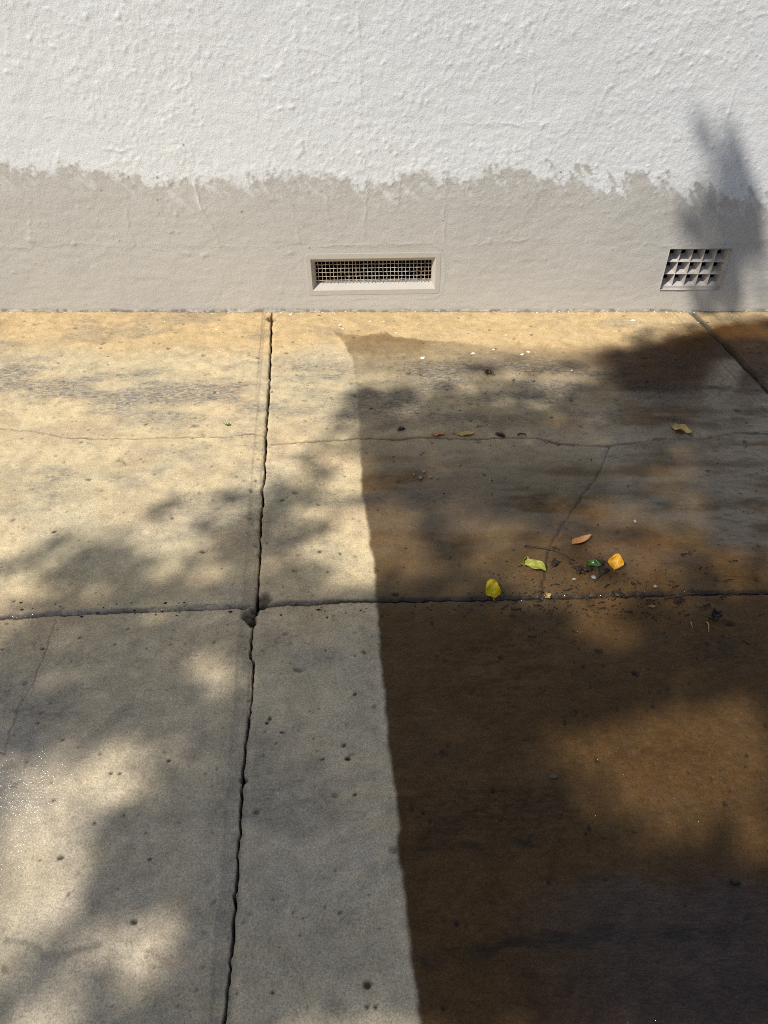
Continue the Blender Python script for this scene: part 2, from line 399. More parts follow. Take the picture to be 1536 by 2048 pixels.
hx, hy = fy_of(H1); h_slope = (hy[-1]-hy[0])/(hx[-1]-hx[0])
dj1 = GX - np.interp(GY, *fx_of(line_pts(a0[0], slope1, 1)))       # signed distance to the straight tooled line
dj2 = GX - np.interp(GY, *fx_of(J2)); dh = GY - np.interp(GX, hx, hy)
Z -= .0024*sst(-.030, -.027, dj1)*sst(.014, .010, dj1)               # tooled step left of the long joint
stain = np.maximum(stain, .30*sst(-.030, -.027, dj1)*sst(.002, -.002, dj1)*sst(2.0, 1.0, GY)*(.6+.6*n_mid))
Z -= .003*sst(.012, .003, dj1)*(dj1 > -.002)
k = np.exp(-((dj1+.036)/.0022)**2)*sst(1.9, 2.3, GY); dirt = np.maximum(dirt, .5*k); Z -= .001*k
Z -= .006*sst(.015, .002, dh)*(dh > -.001)                            # rolled edge above the cross joint
band_h = sst(.017, .008, dh + (n_mid-.5)*.020)*(dh > -.004)
dirt = np.maximum(dirt, band_h*(.70*sst(.25, .7, n_mid) + .25*(wet > .2))); stain = np.maximum(stain, .55*band_h)
film = np.maximum(film, band_h*.55*sst(-.35, -.75, GX)); film = np.maximum(film, band_h*.5*(wet > .2))
for sg in (-1, 1):
    k = np.exp(-((dj2 - sg*.075)/.003)**2); Z -= .0012*k; dirt = np.maximum(dirt, .35*k)
kk = sst(.020, .006, np.abs(dj2)); Z -= .005*kk; dirt = np.maximum(dirt, .75*kk*(.6+.6*n_mid)); stain = np.maximum(stain, .4*sst(.03, .01, np.abs(dj2)))
# broken corners where the joints cross, and at the wall
for px, py, r, d in ((528, 1200, .020, .012), (497, 1233, .016, .016), (503, 1243, .012, .016), (543, 636, .020, .018), (525, 1212, .012, .018), (486, 1560, .007, .009), (508, 1222, .012, .016)):
    x, y = on_ground(px, py); pit(float(x), float(y), r, d, .7, 1.0, .4)
# dirt gathered where slab meets wall
dirt = np.maximum(dirt, .55*sst(.012, .002, DW + (n_fine-.5)*.012)*(.4+.9*n_mid))
dirt = np.clip(dirt, 0, 1); stain = np.clip(stain, 0, 1)
MAPS = {'big': sst(.35, .68, fbm(GX, GY, .22, 55, 4)), 'mid': fbm(GX, GY, .026, 57, 4), 'red': .35*sst(.5, .8, fbm(GX, GY, .15, 59, 3))*(1-.6*wet_side), 'grey': grey, 'puddle_sky_shade': np.maximum(puddle_sky_shade, shade_r), 'spark': np.clip(damp*.75, 0, 1), 'wet': wet, 'film': film, 'dirt': dirt, 'ochre': ochre, 'stain': stain, 'tone': tone}
MAPS = {k: v.astype(np.float32) for k, v in MAPS.items()}
def ground_z(x, y): return float(G.sample(Z, np.array([x]), np.array([y]))[0])

# ------------------------------------------------------------------ ground sheet and pavement
gr = mesh_obj('ground', [(-1500, -1500, -.13), (1500, -1500, -.13), (1500, 1500, -.13), (-1500, 1500, -.13)], [(0, 1, 2, 3)], M_SOIL, smooth=False)
tag(gr, kind='structure')
pave = mesh_obj('pavement', [(-4.5, -2.9, -.075), (4.6, -2.9, -.075), (4.6, WALL_Y-.02, -.075), (-4.5, WALL_Y-.02, -.075)], [(0, 1, 2, 3)], M_SOIL, smooth=False)
tag(pave, kind='structure')
def spaced(lo, hi, f0, f1, fine, coarse):
    """parameter positions: fine inside f0..f1, coarse outside"""
    out = []
    a, b = max(lo, f0), min(hi, f1)
    if b <= a: return np.linspace(lo, hi, max(3, int((hi-lo)/coarse)+1))
    if a > lo: out += list(np.linspace(lo, a, max(2, int((a-lo)/coarse)+1))[:-1])
    out += list(np.linspace(a, b, int((b-a)/fine)+1))
    if hi > b: out += list(np.linspace(b, hi, max(2, int((hi-b)/coarse)+1))[1:])
    return np.array(out)
def slab(left, right, bottom, top, gapL, gapR, gapB, gapT, fine, seed, fx=(-1.7, 1.7), fy=(.2, 9)):
    lx, rx = fx_of(left), fx_of(right)
    by = (lambda x: np.full_like(x, bottom)) if np.isscalar(bottom) else (lambda x: np.interp(x, *fy_of(bottom)))
    tyf = (lambda x: np.full_like(x, top)) if np.isscalar(top) else (lambda x: np.interp(x, *fy_of(top)))
    xm0, xm1 = float(np.mean(lx[1])), float(np.mean(rx[1]))
    yb, yt = float(np.mean(by(np.array([xm0, xm1])))), float(np.mean(tyf(np.array([xm0, xm1]))))
    us = (spaced(xm0, xm1, fx[0], fx[1], fine[0], .02)-xm0)/(xm1-xm0)
    vs_ = (spaced(yb, yt, fy[0], fy[1], fine[1], .02)-yb)/(yt-yb)
    U, V = np.meshgrid(us, vs_)
    x = xm0 + U*(xm1-xm0); y = yb + V*(yt-yb)
    nz = lambda s, sd: .6 + .9*vnoise(s*40, s*0+sd, sd) 
    for _ in range(4):
        xl = np.interp(y, *lx) + gapL*nz(y, seed); xr = np.interp(y, *rx) - gapR*nz(y, seed+1)
        x = xl + U*(xr-xl)
        b_ = by(x) + gapB*nz(x, seed+2); t_ = tyf(x) - gapT*nz(x, seed+3)
        y = b_ + V*(t_-b_)
    z = G.sample(Z, x, y)
    ny, nx = x.shape
    top_v = np.stack([x, y, z], -1).reshape(-1, 3)
    i = np.arange(ny*nx).reshape(ny, nx)
    f = np.stack([i[:-1, :-1], i[:-1, 1:], i[1:, 1:], i[1:, :-1]], -1).reshape(-1, 4)
    ring = np.concatenate([i[0, :-1], i[:-1, -1], i[-1, :0:-1], i[:0:-1, 0]])
    sk = top_v[ring].copy(); sk[:, 2] -= .004; cen = top_v.mean(0)
    lo = top_v[ring].copy(); lo[:, 2] = -.07
    n0 = len(top_v); m = len(ring); r1 = n0+np.arange(m)
    nxt = np.roll(ring, -1); r1n = np.roll(r1, -1)
    f = np.concatenate([f, np.stack([nxt, ring, r1, r1n], -1)])
    V_ = np.concatenate([top_v, lo])
    at = {}
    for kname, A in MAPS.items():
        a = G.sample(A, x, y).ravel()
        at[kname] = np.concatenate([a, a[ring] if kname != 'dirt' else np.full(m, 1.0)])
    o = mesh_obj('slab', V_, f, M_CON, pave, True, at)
    return o
HB = -.42                                                     # next cross joint, behind the viewer
Hm = [(x, HB + h_slope*x) for x in np.linspace(-6, 6, 60)]
far, near, out = (.0032, .0040), (.0024, .0026), (.02, .02)
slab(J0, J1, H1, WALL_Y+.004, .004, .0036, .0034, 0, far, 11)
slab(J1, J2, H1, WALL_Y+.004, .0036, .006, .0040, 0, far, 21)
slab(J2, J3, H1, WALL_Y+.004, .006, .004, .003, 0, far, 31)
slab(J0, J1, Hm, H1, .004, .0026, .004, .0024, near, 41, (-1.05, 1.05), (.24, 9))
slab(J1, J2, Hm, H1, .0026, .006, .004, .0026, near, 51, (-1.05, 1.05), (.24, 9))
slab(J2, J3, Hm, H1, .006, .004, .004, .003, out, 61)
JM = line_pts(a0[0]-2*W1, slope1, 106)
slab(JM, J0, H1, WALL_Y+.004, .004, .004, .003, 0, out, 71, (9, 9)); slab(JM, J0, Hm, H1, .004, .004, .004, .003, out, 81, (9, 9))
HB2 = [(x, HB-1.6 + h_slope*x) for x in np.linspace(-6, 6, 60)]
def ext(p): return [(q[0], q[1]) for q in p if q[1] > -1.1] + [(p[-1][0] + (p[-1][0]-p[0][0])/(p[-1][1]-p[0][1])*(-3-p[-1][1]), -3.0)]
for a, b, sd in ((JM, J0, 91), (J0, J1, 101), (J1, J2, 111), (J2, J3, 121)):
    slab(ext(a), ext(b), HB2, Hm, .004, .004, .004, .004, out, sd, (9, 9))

# ------------------------------------------------------------------ the wall
vx0, vz0 = on_wall(615, 590); vx1, vz1 = on_wall(884, 505)      # mesh vent frame, outer
ax0, az1 = on_wall(1340, 496.5); ax1, _ = on_wall(1458, 497); az0 = on_wall(1318, 579)[1]
ax0b = on_wall(1319, 579)[0]
ax0 = (ax0+ax0b)/2; ax1 = ax0 + .232
vx0, vx1, vz0, vz1, ax0, ax1, az0, az1 = map(float, (vx0, vx1, vz0, vz1, ax0, ax1, az0, az1))
WT = 3.3
R = Raster(-1.8, 1.85, -.02, 1.5, .003)
WX, WZ = R.X, R.Y
m_big = fbm(WX, WZ, .5, 203, 3); m_mid = fbm(WX, WZ, .09, 205, 3)
up = sst(.22, .62, WZ + (m_big-.5)*.25)
def lumps(wl_, seed, lo, hi): return sst(lo, hi, fbm(WX, WZ, wl_, seed, 2))
dens = sst(.30, .62, fbm(WX, WZ, .28, 207, 2))
WZD = (m_big-.5)*.008 + (m_mid-.5)*.0022
WZD += up*.0007*lumps(.016, 213, .55, .78)*(.35+.65*dens)
rd = np.random.RandomState(33)
cand = np.stack([rd.uniform(-1.78, 1.83, 24000), .15 + 1.33*rd.rand(24000)], 1)
keep = rd.rand(24000) < (.10 + .9*R.sample(dens, cand[:, 0], cand[:, 1]))*(.12 + .88*R.sample(up, cand[:, 0], cand[:, 1]))
for i, (x, z) in enumerate(cand[keep]):
    r = min(.017, rd.lognormal(math.log(.0040), .42)); w = R.window(x-1.6*r, x+1.6*r, z-1.6*r, z+1.6*r)
    u = (R.X[w]-x)/rd.uniform(.85, 1.3); v = R.Y[w]-z; th = np.arctan2(v, u)
    kd = sst(1.15, .2, np.hypot(u, v)/(r*(1+.2*np.sin(2*th+i)+.12*np.sin(3*th+2*i))))
    WZD[w] = WZD[w] + rd.uniform(.08, .16)*r*kd
WZD += .0016*(fbm(WX, WZ, .018, 217, 3)-.5)*(.5+.5*up) + .0016*(fbm(WX, WZ, .03, 219, 2, .6, 1.4)-.5)*(1-.5*up)
bp = wp((-300, 335), (0, 335), (60, 336), (130, 330), (220, 345), (300, 355), (390, 372), (430, 358), (560, 352), (640, 350), (700, 363), (765, 372), (800, 358), (900, 355), (960, 350),
        (1000, 342), (1050, 346), (1100, 348), (1170, 342), (1190, 362), (1280, 352), (1310, 374), (1350, 380), (1400, 388), (1536, 398), (1900, 390))
bz = np.interp(WX, [p[0] for p in bp], [p[1] for p in bp])
rt = sst(.15, .7, WX)
brush = fbm(WX+WZ*.75, WZ*.5, .030, 221, 3)*rt + fbm(WX, WZ, .028, 223, 4)*(1-rt)
dd = bz - WZ + (brush-.5)*(.085+.12*rt) + (fbm(WX, WZ, .12, 225, 3)-.5)*.028 + (fbm(WX, WZ, .009, 229, 2)-.5)*.03
band = sst(-.006, .010, dd)
band = np.minimum(band, 1-.7*sst(.56, .68, fbm(WX+WZ*.6, WZ*.6, .02, 227, 3))*sst(.10, .0, np.abs(dd)))
WZD += .0012*(1-band)*sst(.05, .0, np.abs(dd))
wd = np.zeros_like(WX); chip = np.zeros_like(WX)
def wcrack(pts, w, h, seed, amp=.003, dark=0.0, light=0.0):
    global WZD, wd, chip
    D, q = R.polydist(jagged(pts, .018, amp, seed), .03); D = D[q]; X, Y = WX[q], WZ[q]
    if D.size == 0: return
    WZD[q] += h*np.exp(-(D/(w*1.6))**2) - h*1.3*np.exp(-(D/(w*.6))**2)*(vnoise(X*14, Y*14, seed) > .35)
    if dark: wd[q] = np.maximum(wd[q], dark*sst(w, w*.3, D)*vnoise(X*20, Y*20, seed+1))
    if light: chip[q] = np.maximum(chip[q], light*sst(w, w*.3, D))
C = [((-80, 494), (60, 497), (120, 492), (180, 488), (260, 494), (330, 490), (440, 494), (540, 497), (600, 486), (640, 492), (760, 492), (880, 486)),
     ((305, 375), (325, 425), (340, 465)), ((385, 370), (405, 420), (425, 450), (440, 494)), ((560, 350), (585, 420), (600, 484)), ((650, 375), (660, 440), (665, 488)),
     ((730, 310), (734, 380), (728, 480)), ((400, 90), (382, 120), (380, 165), (350, 178)), ((205, 302), (280, 298), (340, 304)), ((90, 235), (180, 244), (220, 246)),
     ((180, 490), (195, 520), (215, 495)), ((260, 565), (280, 555), (335, 556), (355, 600)), ((885, 250), (900, 300), (892, 380), (888, 480)), ((905, 248), (970, 250), (1050, 248), (1150, 246), (1230, 248)),
     ((1230, 248), (1222, 300)), ((800, 350), (795, 420), (803, 470)), ((940, 490), (1010, 484), (1080, 478)), ((1240, 490), (1290, 484), (1330, 494), (1400, 490), (1470, 486), (1540, 482)),
     ((1470, 20), (1500, 90), (1452, 240), (1430, 480)), ((1220, 70), (1235, 120), (1215, 200)), ((560, 600), (575, 540), (600, 520)), ((1080, 380), (1050, 430), (1020, 500)),
     ((1530, 430), (1515, 470)), ((440, 540), (450, 570), (430, 600)), ((60, 430), (62, 490)), ((250, 410), (258, 455), (268, 490)), ((715, 30), (722, 120), (719, 220)), ((1065, 60), (1068, 140), (1064, 215)), ((520, 380), (548, 440)), ((952, 560), (965, 540), (995, 520)), ((905, 520), (930, 525), (960, 535))]
for i, c in enumerate(C): wcrack(wp(*c), .0024, .0012, 301+i, dark=.30 if i in (0, 16, 12) else .14)
wcrack(wp((350, 183), (340, 232)), .0028, .0004, 351, .001, light=.95)
wcrack(wp((385, 365), (402, 420)), .004, .0010, 352, .002, light=.6)
wcrack(wp((612, 496), (700, 492), (860, 489), (884, 498), (890, 520), (889, 560), (884, 590), (870, 597), (700, 599), (612, 600)), .003, .0016, 353, .0015, dark=.35)
rs2 = np.random.RandomState(8)
for i in range(230):
    if i < 60: x, z = on_wall(rs2.uniform(0, 480), rs2.normal(350, 14)); r = rs2.uniform(.001, .0032)
    else: x, z = on_wall(rs2.uniform(-100, 1640), rs2.uniform(0, 620)); r = rs2.uniform(.0007, .0022)
    w = R.window(x-.01, x+.01, z-.01, z+.01)
    if R.X[w].size: wd[w] = np.maximum(wd[w], rs2.uniform(.2, .8)*sst(1.4, .5, np.hypot(R.X[w]-x, R.Y[w]-z)/max(r, .0018)))
for px, py, r in ((484, 424, .004), (367, 290, .004), (315, 355, .0045), (315, 400, .0035), (203, 380, .003), (1225, 500, .003), (887, 442, .003), (1122, 345, .004), (620, 496, .003)):
    x, z = on_wall(px, py); w = R.window(x-.01, x+.01, z-.01, z+.01); wd[w] = np.maximum(wd[w], .85*sst(1.4, .5, np.hypot(R.X[w]-x, R.Y[w]-z)/r))
# crumbly foot of the wall
foot = sst(.014, .002, WZ + (m_mid-.5)*.012); WZD -= foot*.002*fbm(WX, WZ, .012, 231, 3)
chip = np.maximum(chip, foot*.5*sst(.52, .62, fbm(WX, WZ, .012, 233, 2))); wd = np.maximum(wd, foot*.6*sst(.5, .62, fbm(WX, WZ, .02, 235, 2)))
# smooth patch of mortar round the mesh vent
sm = sst(-.03, .012, np.minimum(np.minimum(WX-vx0+.012, vx1+.012-WX), np.minimum(WZ-vz0+.012, vz1+.012-WZ))); WZD *= 1-.85*sm
WMAP = {'band': band.astype(np.float32), 'dirt': wd.astype(np.float32), 'chip': chip.astype(np.float32)}
fin = .0034
hx_edges = [vx0+.012, vx1-.012, ax0, ax1]; hz_edges = [vz0+.012, vz1-.012, az0, az1]
def axis(segs, edges, lo, hi, fine, coarse, f0, f1):
    base = spaced(lo, hi, f0, f1, fine, coarse)
    for e in edges: base = base[np.abs(base-e) > fine*.45]
    return np.sort(np.concatenate([base, edges]))
xs = axis(None, hx_edges, -4.6, 4.7, fin, .05, -1.75, 1.75); zs = axis(None, hz_edges, -.03, WT, fin, .05, -.03, 1.45)
X, Zw = np.meshgrid(xs, zs); dsp = R.sample(WZD, X, Zw); inside = (np.abs(X) < 2.5) & (Zw < 1.95)
vw = np.stack([X, WALL_Y - dsp*1.0, Zw], -1).reshape(-1, 3)
i = np.arange(X.size).reshape(X.shape)
xc = (X[:-1, :-1]+X[1:, 1:])/2; zc = (Zw[:-1, :-1]+Zw[1:, 1:])/2
hole = ((xc > vx0+.012) & (xc < vx1-.012) & (zc > vz0+.012) & (zc < vz1-.012)) | ((xc > ax0) & (xc < ax1) & (zc > az0) & (zc < az1))
f = np.stack([i[:-1, :-1], i[:-1, 1:], i[1:, 1:], i[1:, :-1]], -1)[~hole]
wall = empty('rendered_wall', (0, 0, 0))
tag(wall, 'white painted rough plaster wall with a beige band along its foot', 'wall')
mesh_obj('plaster_face', vw, f, M_WALL, wall, True, {k: R.sample(a, X, Zw).ravel() for k, a in WMAP.items()})
bv, bf = box(-4.6, 4.7, WALL_Y+.20, WALL_Y+.40, -.1, WT-.004)
mesh_obj('masonry_core', bv, bf, M_FRAME, wall, False)
bv, bf = box(-4.7, 4.8, WALL_Y-.05, WALL_Y+.45, WT, WT+.08)
mesh_obj('coping', bv, bf, M_FRAME, wall, False)
for xa in (-4.6, 4.69):
    bv, bf = box(xa, xa+.01, WALL_Y+.012, WALL_Y+.198, -.1, WT-.004); mesh_obj('end_face', bv, bf, M_FRAME, wall, False)

# ------------------------------------------------------------------ mesh vent
def place_rot(o, c, ang):
    o.location = c; o.rotation_euler = (0, ang, 0)
vent = empty('mesh_vent'); vcx, vcz = (vx0+vx1)/2, (vz0+vz1)/2
tag(vent, 'long recessed wall vent with smooth beige frame and wire mesh', 'vent')
place_rot(vent, (vcx, WALL_Y, vcz), math.radians(-.9))
hw, hh = (vx1-vx0)/2, (vz1-vz0)/2
ox0, oz1 = on_wall(628, 519); ox1, oz0 = on_wall(874, 580)
ohw, ohh = float(ox1-ox0)/2, float(oz1-oz0)/2
def rrect(hw, hh, r, n=5):
    P = []
    for cx, cz, a0 in ((hw-r, hh-r, 0), (-hw+r, hh-r, 90), (-hw+r, -hh+r, 180), (hw-r, -hh+r, 270)):
        for k in range(n):
            a = math.radians(a0+90*k/(n-1)); P.append((cx+r*math.cos(a), cz+r*math.sin(a)))
    return P
dep = .025; sxl, szb = .012, .018
rings = [(rrect(hw, hh, .014), .006), (rrect(hw-.001, hh-.001, .014), -.0002), (rrect(hw-.004, hh-.004, .012), -.0010), (rrect(ohw+.002, ohh+.002, .003), -.0010), (rrect(ohw, ohh, .002), .0008),
         (rrect(ohw-sxl, ohh-szb, .002), dep), (rrect(ohw-sxl, ohh-szb, .002), dep+.02)]
FV, FF = [], []
for P, y in rings: FV += [(p[0], y, p[1]) for p in P]
n = 20
for rI in range(len(rings)-1):
    for k in range(n): FF.append((rI*n+k, rI*n+(k+1) % n, (rI+1)*n+(k+1) % n, (rI+1)*n+k))
mesh_obj('frame', FV, FF, M_FRAME, vent, False)
cv, cf = box(-ohw+sxl-.01, ohw-sxl+.01, dep+.012, dep+.115, -ohh+szb-.01, ohh-szb+.01)
mesh_obj('cavity', cv, [q for k, q in enumerate(cf) if k != 2], M_VOID, vent, False)
rnd = random.Random(4); wires = []
mw, mh = ohw-sxl+.004, ohh-szb+.004; pitch = .0146
nvw = int(2*mw/pitch)
for k in range(nvw+1):
    x = -mw + k*2*mw/nvw + rnd.gauss(0, .0006)
    pts = [(x+rnd.gauss(0, .0005), dep-.002+(.0014 if (j+k) % 2 else -.0014), -mh+j*2*mh/8) for j in range(9)]
    wires.append(tube(pts, [.0009+rnd.random()*.0005 for _ in pts], 5))
nhw = int(2*mh/pitch)
for k in range(nhw+1):
    z = -mh + k*2*mh/nhw + rnd.gauss(0, .0006)
    pts = [(-mw+j*2*mw/nvw, dep-.002+(-.0014 if (j+k) % 2 else .0014), z+rnd.gauss(0, .0004)) for j in range(nvw+1)]
    wires.append(tube(pts, [.0009+rnd.random()*.0006 for _ in pts], 5))
wv, wf = join(wires); mesh_obj('wire_mesh', wv, wf, M_WIRE, vent, True)

# ------------------------------------------------------------------ air brick
ab = empty('air_brick', ((ax0+ax1)/2, WALL_Y, (az0+az1)/2))
tag(ab, 'square-holed air brick of fifteen pyramid recesses in the beige wall foot', 'air brick')
bw, bh_ = (ax1-ax0)/2, (az1-az0)/2; rec = .010
V, Fc = [], []
def quad(*p): V.extend(p); Fc.append(tuple(range(len(V)-4, len(V))))
# reveal from the wall face back to the brick
quad((-bw, -.004, bh_), (bw, -.004, bh_), (bw, .055, bh_), (-bw, .055, bh_)); quad((-bw, .055, -bh_), (bw, .055, -bh_), (bw, -.004, -bh_), (-bw, -.004, -bh_))
quad((-bw, -.004, -bh_), (-bw, -.004, bh_), (-bw, .055, bh_), (-bw, .055, -bh_)); quad((bw, .055, -bh_), (bw, .055, bh_), (bw, -.004, bh_), (bw, -.004, -bh_))
mesh_obj('reveal', V, Fc, M_BRICK, ab, False)
V, Fc = [], []
mx, mt, mb = .003, .008, .010
gx0, gx1, gz0, gz1 = -bw+mx, bw-mx, -bh_+mb, bh_-mt
quad((-bw, rec, -bh_), (bw, rec, -bh_), (bw, rec, gz0), (-bw, rec, gz0)); quad((-bw, rec, gz1), (bw, rec, gz1), (bw, rec+.03, gz1+.002), (-bw, rec+.03, gz1+.002)); quad((-bw, rec+.03, gz1+.002), (bw, rec+.03, gz1+.002), (bw, rec+.032, bh_), (-bw, rec+.032, bh_))
quad((-bw, rec, gz0), (gx0, rec, gz0), (gx0, rec, gz1), (-bw, rec, gz1)); quad((gx1, rec, gz0), (bw, rec, gz0), (bw, rec, gz1), (gx1, rec, gz1))
pw, ph = (gx1-gx0)/5, (gz1-gz0)/3; rib = .0024; dp = .036; rj = random.Random(6)
mesh_obj('brick_face', V, Fc, M_BRICK, ab, False)
for a in range(5):
    for b in range(3):
        V, Fc = [], []
        X0, X1, Z0, Z1 = gx0+a*pw, gx0+(a+1)*pw, gz0+b*ph, gz0+(b+1)*ph
        r0 = [(X0, rec, Z0), (X1, rec, Z0), (X1, rec, Z1), (X0, rec, Z1)]
        e = rib/2; r1 = [(X0+e, rec+.0006, Z0+e), (X1-e, rec+.0006, Z0+e), (X1-e, rec+.0006, Z1-e), (X0+e, rec+.0006, Z1-e)]
        cx, cz = (X0+X1)/2+rj.gauss(0, .0008), (Z0+Z1)/2+rj.gauss(0, .0008); qx, qz = pw*.29, ph*.25; cx -= pw*.10; cz += ph*.15
        r2 = [(cx-qx, rec+dp, cz-qz), (cx+qx, rec+dp, cz-qz), (cx+qx, rec+dp, cz+qz), (cx-qx, rec+dp, cz+qz)]
        V = r0+r1+r2
        for q in range(2):
            for k in range(4): Fc.append((q*4+k, q*4+(k+1) % 4, q*4+4+(k+1) % 4, q*4+4+k))
        mesh_obj('pyramid_hole', V, Fc, M_BRICK, ab, False)
cv, cf = box(-bw+.0005, bw-.0005, rec+dp-.001, .15, -bh_+.004, bh_-.004)
mesh_obj('cavity', cv, [q for k, q in enumerate(cf) if k != 2], M_VOID, ab, False)

# ------------------------------------------------------------------ fallen leaves
def leaf_mesh(L, W, fold=.2, bend=.4, cross=.2, wave=.0, taper=1.0, twist=0.0, rnd_=.7, seed=0, nu=18, nv=10):
    r = random.Random(seed); V = []; vein = []
    x = z = 0.0; ph0 = r.random()*6
    ds = L/nu
    for i in range(nu+1):
        u = i/nu
        w = W/2*(math.sin(math.pi*min(1, u**taper))**rnd_ if 0 < u < 1 else .02)
        w *= 1 + .07*math.sin(9*u+ph0)
        a = bend*(u-.4)*2
        if i: x += ds*math.cos(a); z += ds*math.sin(a)
        tw = twist*(u-.5)
        for j in range(nv+1):
            v = j/nv*2-1
            yy = v*w; zz = fold*abs(v)*w + cross*v*v*w*1.4 + wave*W*math.sin(11*u+3*v+ph0)*abs(v)
            y2 = yy*math.cos(tw)-zz*math.sin(tw); z2 = yy*math.sin(tw)+zz*math.cos(tw)
            V.append((x-z2*math.sin(a), y2, z+z2*math.cos(a)))
            side = abs(((u*7 - abs(v)*1.6) % 1)-.5)*2
            vein.append(max(0, 1-abs(v)*7) + .45*max(0, side-.75)*4*(abs(v) < .93))
    Fq = []
    for i in range(nu):
        for j in range(nv):
            a = i*(nv+1)+j; Fq.append((a, a+1, a+nv+2, a+nv+1))
    return V, Fq, vein
def settle(o, x, y, extra=.0006):
    """rest an object's lowest vertex on the slab under it"""
    bpy.context.view_layer.update()
    mn = 1e9
    for ob in [o]+list(o.children):
        if ob.type != 'MESH': continue
        R3 = o.matrix_world if ob is o else o.matrix_world @ ob.matrix_local
        mn = min(mn, min((R3 @ v.co).z for v in ob.data.vertices))
    o.location.z += ground_z(x, y) + extra - mn
def leaf(label, px, py, L_px, ratio, rot, mat, tilt=(0, 0), stalk=.25, name='fallen_leaf', cat='leaf', **kw):
    x, y = map(float, on_ground(px, py)); L = L_px/px_per_m(px, py); W = L*ratio
    V, Fq, vein = leaf_mesh(L, W, seed=int(px), **kw)
    cx = sum(v[0] for v in V)/len(V); cz = sum(v[2] for v in V)/len(V)
    V = [(a-cx, b, c-cz) for a, b, c in V]
    o = mesh_obj(name, V, Fq, mat, None, True, {'vein': np.array(vein)})
    sm = o.modifiers.new('thickness', 'SOLIDIFY'); sm.thickness = .0004
    o.location = (x, y, .02); o.rotation_euler = Euler((math.radians(tilt[0]), math.radians(tilt[1]), math.radians(rot)), 'XYZ')
    if stalk:
        p0 = Vector(V[5]); d = (Vector(V[5])-Vector(V[5+22])).normalized()
        pts = [p0-d*.002, p0+d*L*stalk*.5+Vector((0, .002, .001)), p0+d*L*stalk+Vector((0, .005, 0))]
        tv, tf = tube(pts, [.0009, .0007, .0006], 6); mesh_obj('stalk', tv, tf, mat, o)
    settle(o, x, y); tag(o, label, cat); return o
L_YEL = mat_leaf('yellow_leaf', (.88, .72, .015), (.80, .64, .02), (.90, .80, .15), spots=.2, trans=.3)
L_ORG = mat_leaf('amber_leaf', (.82, .42, .015), (.70, .36, .02), (.75, .48, .08), spots=.45, trans=.25)
L_TAN = mat_leaf('tan_leaf', (.55, .27, .10), (.46, .21, .07), (.62, .36, .16), spots=.25, trans=.15)
L_PALE = mat_leaf('pale_leaf', (.62, .42, .12), (.52, .36, .12), (.55, .42, .2), spots=.4, trans=.2)
L_LIME = mat_leaf('lime_leaf', (.38, .36, .05), (.28, .30, .04), (.52, .48, .14), spots=.3, trans=.25)
L_DARK = mat_leaf('green_leaf', (.035, .11, .018), (.05, .14, .02), (.12, .2, .05), spots=.2, trans=.1, rough=.25)
L_BRN = mat_leaf('brown_leaf', (.11, .035, .02), (.075, .03, .018), (.14, .06, .03), spots=.3, trans=.05)
L_BLK = mat_leaf('blackened_leaf', (.022, .016, .013), (.045, .03, .022), (.05, .035, .025), spots=.3, trans=0, rough=.3)
leaf('bright yellow curled leaf standing on the wet cross joint', 984, 1188, 40, .72, 98, L_YEL, (-16, -34), .12, fold=.12, bend=.4, cross=.3, wave=.34, taper=.85, rnd_=.42)
leaf('lime green crumpled leaf beside the hairline crack', 1068, 1138, 50, .42, -22, L_LIME, (12, -6), .08, fold=.35, bend=-.5, cross=.3, wave=.14)
leaf('small upright lime green leaf scrap touching the crumpled green leaf', 1050, 1128, 24, .6, 70, L_LIME, (35, -40), 0, fold=.6, bend=.5, cross=.4, wave=.1)
leaf('orange brown pointed leaf just above the litter', 1163, 1083, 50, .42, 24, L_TAN, (-14, 0), .0, fold=.30, bend=.55, cross=.25, taper=.72)
leaf('round amber yellow leaf cupped on its edge', 1230, 1133, 34, .86, 72, L_ORG, (-14, -34), .1, fold=.05, bend=.5, cross=.35, wave=.10, taper=.8, rnd_=.5)
leaf('glossy dark green leaf fragment among black litter', 1187, 1131, 32, .5, -38, L_DARK, (20, -12), 0, fold=.5, bend=.5, cross=.3, wave=.16)
leaf('wavy tan leaf lying alone on the shiny wet slab', 1365, 862, 46, .40, -38, L_PALE, (8, 0), .12, fold=.3, bend=.3, cross=.2, wave=.22, taper=.62)
leaf('small flat orange leaf on the long crack', 876, 870, 28, .55, 4, L_TAN, (-10, 0), 0, fold=.2, bend=.3, cross=.1, wave=.1)
leaf('flat olive yellow leaf on the long crack', 931, 869, 38, .42, 8, L_PALE, (-6, 0), .1, fold=.2, bend=.2, cross=.1, wave=.06)
leaf('tiny green leaf on dry tan slab left of the long joint', 456, 851, 13, .6, -14, L_DARK, (10, 0), .5, fold=.3, bend=.2, cross=.2)
leaf('crumpled red brown leaf scrap near the ochre band', 977, 749, 24, .55, -40, L_BRN, (20, -10), .1, fold=.6, bend=.8, cross=.5, wave=.3)
leaf('black shrivelled leaf on the lower wet slab', 1430, 1236, 36, .6, 12, L_BLK, (10, -8), .5, fold=.7, bend=.9, cross=.5, wave=.3)
leaf('small brown crescent leaf scrap below the cross joint', 1303, 1215, 16, .4, -15, L_TAN, (15, 0), 0, fold=.3, bend=.7, cross=.4)
leaf('pale scrap of leaf at the foot of the diagonal crack', 1096, 1192, 16, .8, 30, L_PALE, (15, -10), 0, fold=.5, bend=.8, cross=.5, wave=.2)
leaf('grey green leaf scrap stuck to the brown wet slab', 1107, 1552, 18, .5, 5, mat_leaf('dull_leaf', (.13, .125, .08), (.10, .10, .07), (.15, .15, .1)), (4, 0), 0, fold=.1, bend=.2, cross=.1)

